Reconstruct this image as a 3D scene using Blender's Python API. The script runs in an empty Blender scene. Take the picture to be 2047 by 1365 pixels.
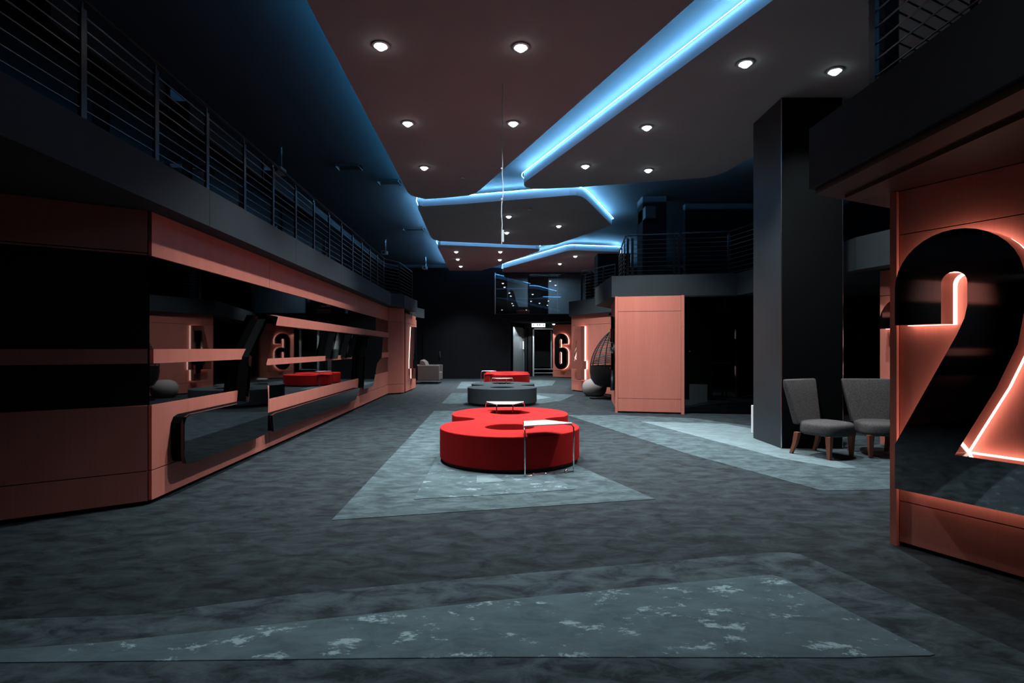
import bpy, bmesh, math, random
from mathutils import Vector, Matrix
from mathutils.geometry import tessellate_polygon
random.seed(4)
sc = bpy.context.scene
col = sc.collection

# ---------------------------------------------------------------- camera
H = 1.4                       # eye height
F = 1100.0                    # focal length in pixels of the 2047 px wide frame
cam_d = bpy.data.cameras.new('camera')
cam = bpy.data.objects.new('camera', cam_d); col.objects.link(cam)
cam.location = (0, 0, H); cam.rotation_euler = (math.pi/2, 0, 0)
cam_d.sensor_width = 36; cam_d.lens = F/2047*36
cam_d.shift_y = (696-682.5)/2047
cam_d.clip_start = 0.05; cam_d.clip_end = 100
sc.camera = cam
# ---------------------------------------------------------------- view, world
sc.view_settings.view_transform = 'Standard'
sc.view_settings.look = 'None'
sc.view_settings.gamma = 1
sc.view_settings.use_curve_mapping = False
sc.view_settings.exposure = 0.0
w = bpy.data.worlds.new('world'); sc.world = w; w.use_nodes = True
w.node_tree.nodes['Background'].inputs[0].default_value = (0.5, 0.7, 1, 1)
w.node_tree.nodes['Background'].inputs[1].default_value = 0.0005
sc.cycles.max_bounces = 6
sc.cycles.diffuse_bounces = 1
sc.cycles.glossy_bounces = 4
sc.cycles.sample_clamp_indirect = 3
sc.cycles.caustics_reflective = False
sc.cycles.caustics_refractive = False

SPOT_W = 640.0                # downlights
LED_BLUE = 170                # cove strips
LED_ROSE = 4.0                # halo strips behind the digits
ZC = 4.88                     # underside of the ceiling rafts
ZT = 5.06                     # top of the rafts
ZU = 5.24                     # upper ceiling

def fl(x, y):                 # a point on the floor
    Y = F*H/(y-696); return (x-1023.5)/F*Y, Y
def up(x, y, z):              # a point at height z
    Y = F*(H-z)/(y-696); return (x-1023.5)/F*Y, Y

lamp_px = [(761,95),(1041,98),(815,249),(1026,249),(848,337),(1490,130),(1669,145),(1293,257),(1170,334),(1296,342),
           (1017,434),(1013,466),(1117,453),(912,504),(915,519),(921,533),(1000,504),(999,520),(1119,528),(1150,513)]
lamp_xy = [up(x, y, ZC-0.03) for x, y in lamp_px]
spots = [(x, y, .55 if i == 6 else 1.0) for i, (x, y) in enumerate(lamp_xy)]+[(-.9, 1.3, .2), (1.3, 1.2, .10)]
for i, (X, Y, kk) in enumerate(spots[:22]):
    L = bpy.data.lights.new('downlight_beam', 'SPOT')
    L.energy = SPOT_W*kk*(1.0 if Y < 14 else 1.15); L.spot_size = math.radians(104); L.spot_blend = 1.0
    L.shadow_soft_size = 0.05; L.color = (0.90, 0.98, 1.0)
    o = bpy.data.objects.new('downlight_beam', L); o.location = (X, Y, ZC-0.13); col.objects.link(o)

# ---------------------------------------------------------------- materials
def nodes(name):
    m = bpy.data.materials.new(name); m.use_nodes = True
    nt = m.node_tree; b = nt.nodes['Principled BSDF']
    return m, nt, b
def flat(name, c, rough=0.6, metal=0.0, spec=0.5, bump=0.0, bscale=40, coat=0.0, var=0.12):
    m, nt, b = nodes(name)
    b.inputs['Roughness'].default_value = rough; b.inputs['Metallic'].default_value = metal
    b.inputs['Specular IOR Level'].default_value = spec
    b.inputs['Coat Weight'].default_value = coat
    tc = nt.nodes.new('ShaderNodeTexCoord'); n = nt.nodes.new('ShaderNodeTexNoise')
    n.inputs['Scale'].default_value = bscale; n.inputs['Detail'].default_value = 4
    nt.links.new(tc.outputs['Object'], n.inputs['Vector'])
    r = nt.nodes.new('ShaderNodeValToRGB')
    r.color_ramp.elements[0].position = .3; r.color_ramp.elements[1].position = .7
    r.color_ramp.elements[0].color = tuple(v*(1-var) for v in c)+(1,)
    r.color_ramp.elements[1].color = tuple(min(1, v*(1+var)) for v in c)+(1,)
    nt.links.new(n.outputs['Fac'], r.inputs['Fac']); nt.links.new(r.outputs['Color'], b.inputs['Base Color'])
    if bump:
        bp = nt.nodes.new('ShaderNodeBump'); bp.inputs['Strength'].default_value = bump; bp.inputs['Distance'].default_value = .004
        nt.links.new(n.outputs['Fac'], bp.inputs['Height']); nt.links.new(bp.outputs['Normal'], b.inputs['Normal'])
    return m
def wood_mat(name, c1, c2, rough=.45):
    m, nt, b = nodes(name)
    tc = nt.nodes.new('ShaderNodeTexCoord'); mp = nt.nodes.new('ShaderNodeMapping')
    mp.inputs['Scale'].default_value = (55, 55, 1.1)
    nt.links.new(tc.outputs['Object'], mp.inputs['Vector'])
    n = nt.nodes.new('ShaderNodeTexNoise'); n.inputs['Scale'].default_value = 1.6; n.inputs['Detail'].default_value = 5
    nt.links.new(mp.outputs['Vector'], n.inputs['Vector'])
    mp2 = nt.nodes.new('ShaderNodeMapping'); mp2.inputs['Scale'].default_value = (5, 5, .35)
    nt.links.new(tc.outputs['Object'], mp2.inputs['Vector'])
    n2 = nt.nodes.new('ShaderNodeTexNoise'); n2.inputs['Scale'].default_value = 1.2; n2.inputs['Detail'].default_value = 3
    nt.links.new(mp2.outputs['Vector'], n2.inputs['Vector'])
    mx = nt.nodes.new('ShaderNodeMath'); mx.operation = 'ADD'
    nt.links.new(n.outputs['Fac'], mx.inputs[0]); nt.links.new(n2.outputs['Fac'], mx.inputs[1])
    r = nt.nodes.new('ShaderNodeValToRGB')
    r.color_ramp.elements[0].position = .25; r.color_ramp.elements[1].position = .75
    r.color_ramp.elements[0].color = c1+(1,); r.color_ramp.elements[1].color = c2+(1,)
    h = nt.nodes.new('ShaderNodeMath'); h.operation = 'MULTIPLY'; h.inputs[1].default_value = .5
    nt.links.new(mx.outputs[0], h.inputs[0]); nt.links.new(h.outputs[0], r.inputs['Fac'])
    nt.links.new(r.outputs['Color'], b.inputs['Base Color'])
    b.inputs['Roughness'].default_value = rough; b.inputs['Specular IOR Level'].default_value = .3
    return m
def carpet_mat(name, dark, light, fleck=None, seed=0.0):
    m, nt, b = nodes(name)
    tc = nt.nodes.new('ShaderNodeTexCoord'); mp = nt.nodes.new('ShaderNodeMapping')
    mp.inputs['Scale'].default_value = (2.0, 3.6, 1); mp.inputs['Location'].default_value = (seed, seed*.7, 0)
    nt.links.new(tc.outputs['Object'], mp.inputs['Vector'])
    n = nt.nodes.new('ShaderNodeTexNoise'); n.inputs['Scale'].default_value = 2.1; n.inputs['Detail'].default_value = 9
    n.inputs['Roughness'].default_value = .68; n.inputs['Distortion'].default_value = .5
    nt.links.new(mp.outputs['Vector'], n.inputs['Vector'])
    r = nt.nodes.new('ShaderNodeValToRGB')
    r.color_ramp.elements[0].position = .38; r.color_ramp.elements[1].position = .62
    r.color_ramp.elements[0].color = dark+(1,); r.color_ramp.elements[1].color = light+(1,)
    nt.links.new(n.outputs['Fac'], r.inputs['Fac'])
    out = r.outputs['Color']
    if fleck:
        n3 = nt.nodes.new('ShaderNodeTexNoise'); n3.inputs['Scale'].default_value = 2.0; n3.inputs['Detail'].default_value = 11
        n3.inputs['Roughness'].default_value = .75; n3.inputs['Distortion'].default_value = .2
        nt.links.new(mp.outputs['Vector'], n3.inputs['Vector'])
        r3 = nt.nodes.new('ShaderNodeValToRGB'); r3.color_ramp.elements[0].position = .56; r3.color_ramp.elements[1].position = .61
        nt.links.new(n3.outputs['Fac'], r3.inputs['Fac'])
        mx = nt.nodes.new('ShaderNodeMix'); mx.data_type = 'RGBA'
        mx.inputs[7].default_value = fleck+(1,)
        nt.links.new(r3.outputs['Color'], mx.inputs[0]); nt.links.new(out, mx.inputs[6]); out = mx.outputs[2]
    nt.links.new(out, b.inputs['Base Color'])
    b.inputs['Roughness'].default_value = .85; b.inputs['Specular IOR Level'].default_value = .25
    f = nt.nodes.new('ShaderNodeTexNoise'); f.inputs['Scale'].default_value = 260
    nt.links.new(tc.outputs['Object'], f.inputs['Vector'])
    bp = nt.nodes.new('ShaderNodeBump'); bp.inputs['Strength'].default_value = .25; bp.inputs['Distance'].default_value = .003
    nt.links.new(f.outputs['Fac'], bp.inputs['Height']); nt.links.new(bp.outputs['Normal'], b.inputs['Normal'])
    return m
def glow(name, c, s):
    m = bpy.data.materials.new(name); m.use_nodes = True; nt = m.node_tree
    nt.nodes.clear()
    e = nt.nodes.new('ShaderNodeEmission'); e.inputs[0].default_value = c+(1,); e.inputs[1].default_value = s
    o = nt.nodes.new('ShaderNodeOutputMaterial'); nt.links.new(e.outputs[0], o.inputs[0])
    return m

M = {}
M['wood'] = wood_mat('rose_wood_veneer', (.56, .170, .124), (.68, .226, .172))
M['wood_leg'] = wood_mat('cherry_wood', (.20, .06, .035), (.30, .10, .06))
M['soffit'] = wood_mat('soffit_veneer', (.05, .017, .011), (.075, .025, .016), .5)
M['black'] = flat('black_paint', (.006, .007, .009), .75, spec=.15, var=.2, bscale=3)
M['slab'] = flat('charcoal_plaster', (.036, .045, .051), .7, spec=.2, bscale=1.3)
M['column'] = flat('charcoal_column_paint', (.026, .032, .037), .5, spec=.3, bscale=2)
M['soft_black'] = flat('shade_and_spacer_black', (.003, .0035, .004), .9, spec=.05, var=.1)
M['mirror'] = flat('smoked_mirror', (.11, .11, .115), .02, metal=1, var=.02)
M['gloss'] = flat('black_gloss_acrylic', (.33, .32, .325), .035, metal=1, var=.03, bscale=2, bump=.0)
M['dark_glass'] = flat('black_glass', (.03, .033, .036), .03, metal=1, var=.05)
M['raft_grey'] = flat('grey_raft_plaster', (.25, .30, .31), .85, spec=.1, bscale=1.5, var=.04)
M['raft'] = flat('raft_plaster', (.31, .295, .30), .85, spec=.1, bscale=1.5, var=.04)
M['edge'] = flat('white_edge_paint', (.70, .74, .78), .7, spec=.2, var=.02)
M['upper'] = flat('upper_ceiling_paint', (.030, .0325, .035), .9, spec=.05, bscale=2, var=.04)
M['steel'] = flat('brushed_steel', (.62, .64, .66), .22, metal=1, var=.05)
M['dark_steel'] = flat('dark_steel', (.045, .048, .052), .3, metal=1, var=.1)
M['chrome'] = flat('chrome', (.85, .86, .88), .08, metal=1, var=.02)
M['red'] = flat('red_wool', (.44, .013, .013), .85, spec=.1, var=.04)
M['gray_wool'] = flat('slate_wool', (.055, .068, .076), .9, spec=.1, var=.06)
M['plinth'] = flat('black_plinth', (.01, .01, .01), .6)
M['white'] = flat('white_lacquer', (.80, .80, .80), .2, spec=.5, var=.02)
M['velvet'] = flat('taupe_velvet', (.085, .077, .078), .8, spec=.2, bump=.3, bscale=60, var=.3)
M['sofa'] = flat('grey_linen', (.075, .06, .058), .9, bump=.3, bscale=200, var=.1)
M['wicker'] = flat('black_wicker', (.006, .0055, .0055), .5, bump=.3, bscale=120)
M['pouf'] = flat('warm_grey_knit', (.33, .28, .265), .9, bump=.4, bscale=120)
M['room_wall'] = flat('blue_grey_plaster', (.20, .27, .33), .8, var=.08, bscale=2)
M['door'] = flat('grey_door_paint', (.16, .18, .20), .35, spec=.4)
M['frame'] = flat('pale_metal_frame', (.48, .53, .56), .4, metal=.3)
M['cable'] = flat('white_cable', (.45, .48, .50), .5)
M['skin_black'] = flat('black_plastic', (.01, .01, .01), .4)
M['carpet'] = carpet_mat('slate_carpet', (0.0059, 0.0092, 0.0117), (0.0311, 0.0454, 0.0522))
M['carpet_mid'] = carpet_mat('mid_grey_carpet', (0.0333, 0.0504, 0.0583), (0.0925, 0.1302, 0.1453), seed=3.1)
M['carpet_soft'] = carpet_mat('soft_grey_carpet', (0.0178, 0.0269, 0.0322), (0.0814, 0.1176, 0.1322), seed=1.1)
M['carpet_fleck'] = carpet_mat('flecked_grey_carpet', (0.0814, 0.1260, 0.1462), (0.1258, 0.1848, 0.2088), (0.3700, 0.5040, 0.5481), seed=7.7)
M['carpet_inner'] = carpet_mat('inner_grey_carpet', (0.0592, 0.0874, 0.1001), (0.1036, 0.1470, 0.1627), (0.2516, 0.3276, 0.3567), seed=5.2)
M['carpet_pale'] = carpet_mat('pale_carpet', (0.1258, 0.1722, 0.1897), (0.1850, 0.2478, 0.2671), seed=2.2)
M['lamp'] = glow('lamp_glow', (1, .99, .97), 14)
M['blue'] = glow('blue_strip_glow', (.07, .44, .92), LED_BLUE)
M['blue_bright'] = glow('bright_blue_strip_glow', (.19, .53, .95), LED_BLUE*3.2)
M['rose'] = glow('rose_strip_glow', (1, .66, .56), LED_ROSE)
M['sign'] = glow('sign_glow', (.9, 1, .96), 1.6)
M['strip'] = glow('handle_glint_glow', (.95, 1, 1), 1.5)

# ---------------------------------------------------------------- helpers
def root_of(o):
    while o.parent: o = o.parent
    return o
def obj(name, bm, mat, parent=None, local=False, smooth=False, bevel=0, subsurf=0, kind=None, label=None):
    """links bm as one mesh; world coordinates unless local"""
    if parent is not None and not local:
        loc = root_of(parent).location
        bmesh.ops.translate(bm, verts=bm.verts, vec=-Vector(loc))
    bmesh.ops.recalc_face_normals(bm, faces=bm.faces)
    me = bpy.data.meshes.new(name); bm.to_mesh(me); bm.free()
    o = bpy.data.objects.new(name, me); col.objects.link(o)
    me.materials.append(mat)
    if smooth:
        for p in me.polygons: p.use_smooth = True
        if smooth != 'all':
            try: me.set_sharp_from_angle(angle=math.radians(40))
            except Exception: pass
    if parent is not None: o.parent = parent
    if bevel:
        b = o.modifiers.new('bevel', 'BEVEL'); b.width = bevel; b.segments = 3; b.limit_method = 'ANGLE'; b.angle_limit = math.radians(40)
    if subsurf:
        s = o.modifiers.new('sub', 'SUBSURF'); s.levels = subsurf; s.render_levels = subsurf
    if kind: o['kind'] = kind
    if label: o['label'] = label
    return o
def thing(name, loc, label, cat, group=None, rz=0, kind=None):
    o = bpy.data.objects.new(name, None); o.empty_display_size = .2
    o.location = loc; o.rotation_euler = (0, 0, rz); col.objects.link(o)
    if kind: o['kind'] = kind
    else:
        o['label'] = label; o['category'] = cat
        if group: o['group'] = group
    return o
def tag(o, label, cat, group=None):
    o['label'] = label; o['category'] = cat
    if group: o['group'] = group
    return o
def box(bm, x0, x1, y0, y1, z0, z1):
    vs = [bm.verts.new((x, y, z)) for z in (z0, z1) for x, y in ((x0, y0), (x1, y0), (x1, y1), (x0, y1))]
    for f in ((0,1,2,3), (4,5,6,7), (0,1,5,4), (1,2,6,5), (2,3,7,6), (3,0,4,7)): bm.faces.new([vs[i] for i in f])
def B(*a):
    bm = bmesh.new(); box(bm, *a); return bm
def prism(bm, pts, z0, z1, holes=()):
    """closed prism from an xy polygon"""
    loops = [pts]+list(holes)
    tris = tessellate_polygon([[Vector((p[0], p[1], 0)) for p in l] for l in loops])
    lo, hi = [], []
    for l in loops:
        for p in l: lo.append(bm.verts.new((p[0], p[1], z0))); hi.append(bm.verts.new((p[0], p[1], z1)))
    for t in tris:
        try: bm.faces.new([lo[i] for i in t]); bm.faces.new([hi[i] for i in t])
        except ValueError: pass
    k = 0
    for l in loops:
        n = len(l)
        for i in range(n):
            a, b = k+i, k+(i+1) % n
            bm.faces.new([lo[a], lo[b], hi[b], hi[a]])
        k += n
def PR(pts, z0, z1, holes=()):
    bm = bmesh.new(); prism(bm, pts, z0, z1, holes); return bm
def frame_of(p0, p1):
    p0 = Vector(p0[:2]); p1 = Vector(p1[:2]); u = (p1-p0); Ln = u.length; u /= Ln
    return p0, u, Vector((u.y, -u.x)), Ln
def wall_poly(bm, fr, poly, d0, d1, holes=()):
    """extrude an (s, z) polygon from depth d0 to d1 off the wall frame"""
    p0, u, n, _ = fr
    loops = [poly]+list(holes)
    tris = tessellate_polygon([[Vector((p[0], p[1], 0)) for p in l] for l in loops])
    A, Bv = [], []
    for l in loops:
        for s, z in l:
            for d, L in ((d0, A), (d1, Bv)):
                q = p0+u*s+n*d; L.append(bm.verts.new((q.x, q.y, z)))
    for t in tris:
        try: bm.faces.new([A[i] for i in t]); bm.faces.new([Bv[i] for i in t])
        except ValueError: pass
    k = 0
    for l in loops:
        m = len(l)
        for i in range(m):
            a, b = k+i, k+(i+1) % m
            bm.faces.new([A[a], A[b], Bv[b], Bv[a]])
        k += m
def WB(fr, s0, s1, z0, z1, d0, d1):
    bm = bmesh.new(); wall_poly(bm, fr, [(s0, z0), (s1, z0), (s1, z1), (s0, z1)], d0, d1); return bm
def tube(bm, pts, r, n=8, closed=False):
    pts = [Vector(p) for p in pts]; rings = []
    m = len(pts); ref = None
    for i, p in enumerate(pts):
        if closed: t = (pts[(i+1) % m]-pts[i-1])
        else: t = (pts[min(i+1, m-1)]-pts[max(i-1, 0)])
        t.normalize()
        if ref is None: ref = Vector((0, 0, 1)) if abs(t.z) < .9 else Vector((1, 0, 0))
        a = (ref-t*ref.dot(t)).normalized(); ref = a; b = t.cross(a)
        rr = r[i] if isinstance(r, (list, tuple)) else r
        rings.append([bm.verts.new(p+(a*math.cos(2*math.pi*k/n)+b*math.sin(2*math.pi*k/n))*rr) for k in range(n)])
    for i in range(m if closed else m-1):
        A, C = rings[i], rings[(i+1) % m]
        for k in range(n): bm.faces.new([A[k], A[(k+1) % n], C[(k+1) % n], C[k]])
    if not closed: bm.faces.new(rings[0]); bm.faces.new(rings[-1])
def T(pts, r, n=8, closed=False):
    bm = bmesh.new(); tube(bm, pts, r, n, closed); return bm
def lathe(bm, prof, n=32, cx=0, cy=0, a0=0, a1=2*math.pi):
    full = abs(a1-a0-2*math.pi) < 1e-6
    m = n if full else n+1; rings = []
    for r, z in prof:
        rings.append([bm.verts.new((cx+r*math.cos(a0+(a1-a0)*k/n), cy+r*math.sin(a0+(a1-a0)*k/n), z)) for k in range(m)])
    for A, C in zip(rings, rings[1:]):
        for k in range(m if full else m-1): bm.faces.new([A[k], A[(k+1) % m], C[(k+1) % m], C[k]])
    return rings
def copy_tree(o, parent=None):
    c = o.copy(); col.objects.link(c)
    if parent is not None: c.parent = parent
    for ch in list(o.children): copy_tree(ch, c)
    return c
def arc(cx, cz, r, a0, a1, n=10, rz=None):
    rz = r if rz is None else rz
    return [(cx+r*math.cos(math.radians(a0+(a1-a0)*i/n)), cz+rz*math.sin(math.radians(a0+(a1-a0)*i/n))) for i in range(n+1)]

# ---------------------------------------------------------------- floor and carpet
obj('floor', B(-9, 9, -3, 30, -.1, 0), M['carpet'], kind='structure')
FLOOR = bpy.data.objects['floor']
def inlay(pts, mat, z):
    o = obj('carpet_inlay', PR(pts, z-.004, z), mat, FLOOR, local=True)
outer = [fl(-260,1262), fl(0,1240), fl(275,1230), fl(600,1187.5), fl(1000,1151), fl(1537,1105.5), fl(1575,1105), fl(1600,1108.5), fl(1620,1117),
         fl(2047,1307), (3.1, 2.0), (2.6, 1.2), (-3.2, 1.2)]
inlay(outer, M['carpet_soft'], .004)
inlay([fl(-200,1316), fl(205,1287), fl(1000,1202), fl(1525,1152), fl(1545,1152), fl(1565,1157), fl(1869,1311), fl(1860,1313), fl(1696,1317), fl(1000,1316), fl(0,1327), fl(-200,1330)], M['carpet_fleck'], .008)
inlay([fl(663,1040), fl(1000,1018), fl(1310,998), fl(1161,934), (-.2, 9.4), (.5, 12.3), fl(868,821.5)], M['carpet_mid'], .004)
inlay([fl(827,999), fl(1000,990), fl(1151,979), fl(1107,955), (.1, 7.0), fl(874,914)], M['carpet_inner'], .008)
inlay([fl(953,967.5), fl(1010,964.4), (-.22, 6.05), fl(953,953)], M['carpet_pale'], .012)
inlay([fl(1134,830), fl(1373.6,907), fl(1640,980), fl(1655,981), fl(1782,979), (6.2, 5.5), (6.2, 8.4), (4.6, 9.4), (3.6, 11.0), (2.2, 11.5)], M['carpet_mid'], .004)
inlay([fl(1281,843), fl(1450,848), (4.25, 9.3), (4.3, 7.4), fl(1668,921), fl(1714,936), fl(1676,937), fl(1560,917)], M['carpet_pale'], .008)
inlay([fl(882,807), fl(903,786), (-.5, 17.1), (-.3, 13.87)], M['carpet_mid'], .004)
inlay([fl(912,777), fl(922.5,763), (-.6, 23), (-.5, 19)], M['carpet_mid'], .004)
inlay([(.3, 13.4), (1.3, 14.6), (1.9, 16.6), (.2, 17.4)], M['carpet_mid'], .004)
inlay([fl(1075,799), fl(1101,795), fl(1075,790), (.3, 15.9)], M['carpet_pale'], .008)
inlay([(.5, 19.6), (1.5, 20.6), (1.9, 23.8), (.7, 24.4)], M['carpet_mid'], .004)

# ---------------------------------------------------------------- shell
obj('ceiling', B(-9, 9, -3, 30, ZU, ZU+.1), M['upper'], kind='structure')
T0 = -.0432                                     # the left side runs slightly outwards
def lx(X0, Y): return -X0+T0*Y
obj('wall_left', PR([(lx(4.7,-3), -3), (lx(4.7,30), 30), (-9, 30), (-9, -3)], 3.0, ZU), M['black'], kind='structure')
obj('wall_right', B(8.6, 9, -3, 30, 0, ZU), M['black'], kind='structure')
obj('wall_front', B(-9, 9, -3.2, -3, 0, ZU), M['black'], kind='structure')
# back wall with its openings
YB = 25.3
bw = bmesh.new()
box(bw, -9, -.06, YB, YB+.3, 0, 2.62)
box(bw, -9, -.78, YB, YB+.3, 2.62, ZU)
box(bw, -.78, 9, YB, YB+.3, 2.62, 2.96)
box(bw, -.78, 9, YB, YB+.3, ZC-.02, ZU)
box(bw, 3.4, 9, YB, YB+.3, 2.96, ZC-.02)
box(bw, .82, 9, 27.6, 27.8, 2.38, 2.62)
WBK = obj('wall_back', bw, M['black'], kind='structure')
obj('wall_corridor', B(-2, 9, 29.8, 30, 0, 2.9), M['black'], kind='structure')
obj('ceiling_corridor', B(-2, 9, 25.6, 30, 2.62, 2.9), M['black'], kind='structure')
# recess at the doors
obj('wall_recess', B(.62, .98, 27.4, 27.7, 0, 2.62), M['black'], kind='structure')
obj('wall_recess_left', B(-.6, -.06, 25.6, 27.7, 0, 2.62), M['black'], kind='structure')

d = thing('door_1', (.2, 27.0, 0), '', '', kind='structure')
obj('door_leaf', PR([(.02, 26.2), (.06, 26.15), (.56, 27.5), (.52, 27.55)], 0.01, 2.42), M['door'], d)
obj('door_leaf', B(.56, .74, 27.45, 27.5, 0.01, 2.35), M['door'], d)
obj('door_frame', B(.755, .80, 27.40, 27.5, 0, 2.40), M['frame'], d)
obj('door_handle', B(.535, .585, 27.28, 27.33, 1.36, 1.74), M['strip'], d)  # handle glows though it is no lamp: bright glint put into the material
d2 = thing('door_2', (1.2, 27.6, 0), '', '', kind='structure')
fb = bmesh.new(); box(fb, 1.03, 1.105, 27.4, 27.6, 0, 2.40); obj('door_frame', fb, M['frame'], d2)
obj('door_lintel', B(1.03, 2.05, 27.4, 27.6, 2.33, 2.40), M['frame'], d2)
obj('door_panel', B(1.105, 2.3, 28.6, 28.65, .42, 2.3), M['black'], d2)
obj('kick_rail', B(1.105, 2.3, 28.5, 28.6, .30, .34), M['frame'], d2)
obj('kick_rail', B(1.105, 2.3, 28.4, 28.6, .10, .145), M['frame'], d2)
obj('door_edge', PR([(1.95, 27.7), (1.99, 27.7), (1.99, 27.5), (1.97, 27.5)], .35, 2.3), M['frame'], d2)
dl = thing('door_3', (-3.3, YB, 0), '', '', kind='structure')
obj('door_leaf', B(-4.1, -3.15, YB-.04, YB, .01, 2.4), M['black'], dl)
obj('door_handle', T([(-3.3, YB-.1, .98), (-3.3, YB-.1, 1.26)], .018), M['steel'], dl)

ex = thing('exit_sign', (1.33, 27.0, 2.44), 'small white lit exit sign hanging above the far corridor doorway', 'sign')
obj('sign_box', B(.97, 1.63, 26.97, 27.02, 2.44, 2.64), M['sign'], ex)
sb = bmesh.new()
def mark(bm, cx, pts):
    vs = [(cx+x, z) for x, z in pts]
    lo = [bm.verts.new((x, 26.955, 2.54+z)) for x, z in vs]; hi = [bm.verts.new((x, 26.968, 2.54+z)) for x, z in vs]
    bm.faces.new(lo); bm.faces.new(hi[::-1])
    for i in range(len(vs)): bm.faces.new([lo[i], lo[(i+1) % len(vs)], hi[(i+1) % len(vs)], hi[i]])
man = [(-.02,-.06),(-.03,-.06),(-.012,-.01),(-.03,0),(-.03,.02),(-.01,.03),(-.012,.055),(.012,.055),(.01,.03),(.03,.02),(.03,0),(.012,-.01),(.03,-.06),(.02,-.06),(0,-.015)]
arrow = [(-.03,-.05),(.03,-.05),(.03,-.03),(.012,-.03),(.012,.01),(.03,.01),(0,.05),(-.03,.01),(-.012,.01),(-.012,-.03),(-.03,-.03)]
mb = bmesh.new(); mark(mb, 1.06, arrow); obj('arrow_mark', mb, M['skin_black'], ex)
for cx in (1.25, 1.36):
    mb = bmesh.new(); mark(mb, cx, man); obj('figure_mark', mb, M['skin_black'], ex)
mb = bmesh.new(); mark(mb, 1.54, arrow); obj('arrow_mark', mb, M['skin_black'], ex)
obj('bracket', B(1.28, 1.32, 26.97, 27.02, 2.64, 2.72), M['skin_black'], ex)

# upper room behind the glass
ob = obj('wall_upper_room', B(-2, 9, 29.0, 29.2, 2.96, ZU), M['black'], kind='structure')
obj('floor_upper_room', B(-2, 9, 25.6, 29.2, 2.90, 2.955), M['black'], kind='structure')
obj('wall_panel_upper', B(-.25, .80, 28.0, 28.1, 2.96, ZU), M['room_wall'], kind='structure')
obj('wall_panel_upper', B(1.85, 4.6, 28.0, 28.1, 2.96, ZU), M['room_wall'], kind='structure')
W1 = thing('window_1', (1.3, YB, 2.96), '', '', kind='structure')
gm, nt, b = nodes('window_glass'); b.inputs['Base Color'].default_value = (.6, .75, .8, 1); b.inputs['Roughness'].default_value = .01
tr = nt.nodes.new('ShaderNodeBsdfTransparent'); gl = nt.nodes.new('ShaderNodeBsdfGlossy'); gl.inputs['Roughness'].default_value = .01
tr.inputs[0].default_value = (.75, .82, .86, 1); gl.inputs[0].default_value = (.8, .9, 1, 1)
ms = nt.nodes.new('ShaderNodeMixShader'); ms.inputs[0].default_value = .09
nt.links.new(tr.outputs[0], ms.inputs[1]); nt.links.new(gl.outputs[0], ms.inputs[2])
nt.links.new(ms.outputs[0], nt.nodes['Material Output'].inputs[0])
for x0, x1 in ((-.76, .78), (.80, 2.1), (2.12, 3.38)):
    obj('window_pane', B(x0, x1, YB+.14, YB+.15, 2.97, ZC-.03), gm, W1)
obj('window_frame', B(-.79, -.755, YB-.02, YB+.16, 2.96, ZC), M['steel'], W1)
obj('window_sill', B(-.79, 3.4, YB-.02, YB+.2, 2.955, 2.985), M['skin_black'], W1)
Lr = bpy.data.lights.new('upper_room_lamp', 'AREA'); Lr.energy = 40; Lr.size = 1.5; Lr.color = (.8, .93, 1)
o = bpy.data.objects.new('upper_room_lamp', Lr); o.location = (1.6, 26.7, ZC+.1); col.objects.link(o)
Lr = bpy.data.lights.new('corridor_lamp', 'SPOT'); Lr.energy = 120; Lr.spot_size = math.radians(120); Lr.color = (.9, 1, 1)
o = bpy.data.objects.new('corridor_lamp', Lr); o.location = (1.2, 26.5, 2.58); col.objects.link(o)
Lr = bpy.data.lights.new('corridor_lamp', 'SPOT'); Lr.energy = 120; Lr.spot_size = math.radians(120); Lr.color = (.9, 1, 1)
o = bpy.data.objects.new('corridor_lamp', Lr); o.location = (.25, 26.0, 2.58); col.objects.link(o)

Lr = bpy.data.lights.new('added_fascia_light', 'SPOT'); Lr.energy = 90; Lr.spot_size = math.radians(75); Lr.spot_blend = 1; Lr.color = (.93, .98, 1)  # added unseen lamp: lights the left wood so the gloss digit mirrors it
o = bpy.data.objects.new('added_fascia_light', Lr); o.location = (-5.2, 1.5, 2.58); o.rotation_euler = Vector((-.75, 1.5, -.35)).to_track_quat('-Z', 'Y').to_euler(); col.objects.link(o)
# high-backed chair behind the glass
hc = thing('lounge_chair', (.05, 27.0, 2.955), 'black high-backed lounge chair in silhouette behind the upper glass', 'chair')
bmx = bmesh.new()
prof = [(-.42, 0), (-.40, .5), (-.34, 1.0), (-.22, 1.28), (-.06, 1.22), (.02, .9), (.10, .62), (.16, .48), (.16, .0)]
vs0 = [bmx.verts.new((.15+x, 26.7, 2.97+z)) for x, z in prof]; vs1 = [bmx.verts.new((.15+x, 27.3, 2.97+z)) for x, z in prof]
bmx.faces.new(vs0); bmx.faces.new(vs1)
for i in range(len(prof)): bmx.faces.new([vs0[i], vs0[(i+1) % len(prof)], vs1[(i+1) % len(prof)], vs1[i]])
obj('backrest', bmx, M['wicker'], hc, bevel=.03)
obj('seat', B(.25, .78, 26.7, 27.3, 3.27, 3.42), M['wicker'], hc, bevel=.04)
for x in (.30, .72):
    for y in (26.75, 27.25): obj('leg', T([(x, y, 2.96), (x, y, 3.28)], .02), M['dark_steel'], hc)
tag(obj('wooden_box', B(.22, .82, 26.35, 26.6, 2.96, 3.22), M['wood'], bevel=.01), 'low rose wood box beneath the chair behind the upper glass', 'box')

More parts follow.
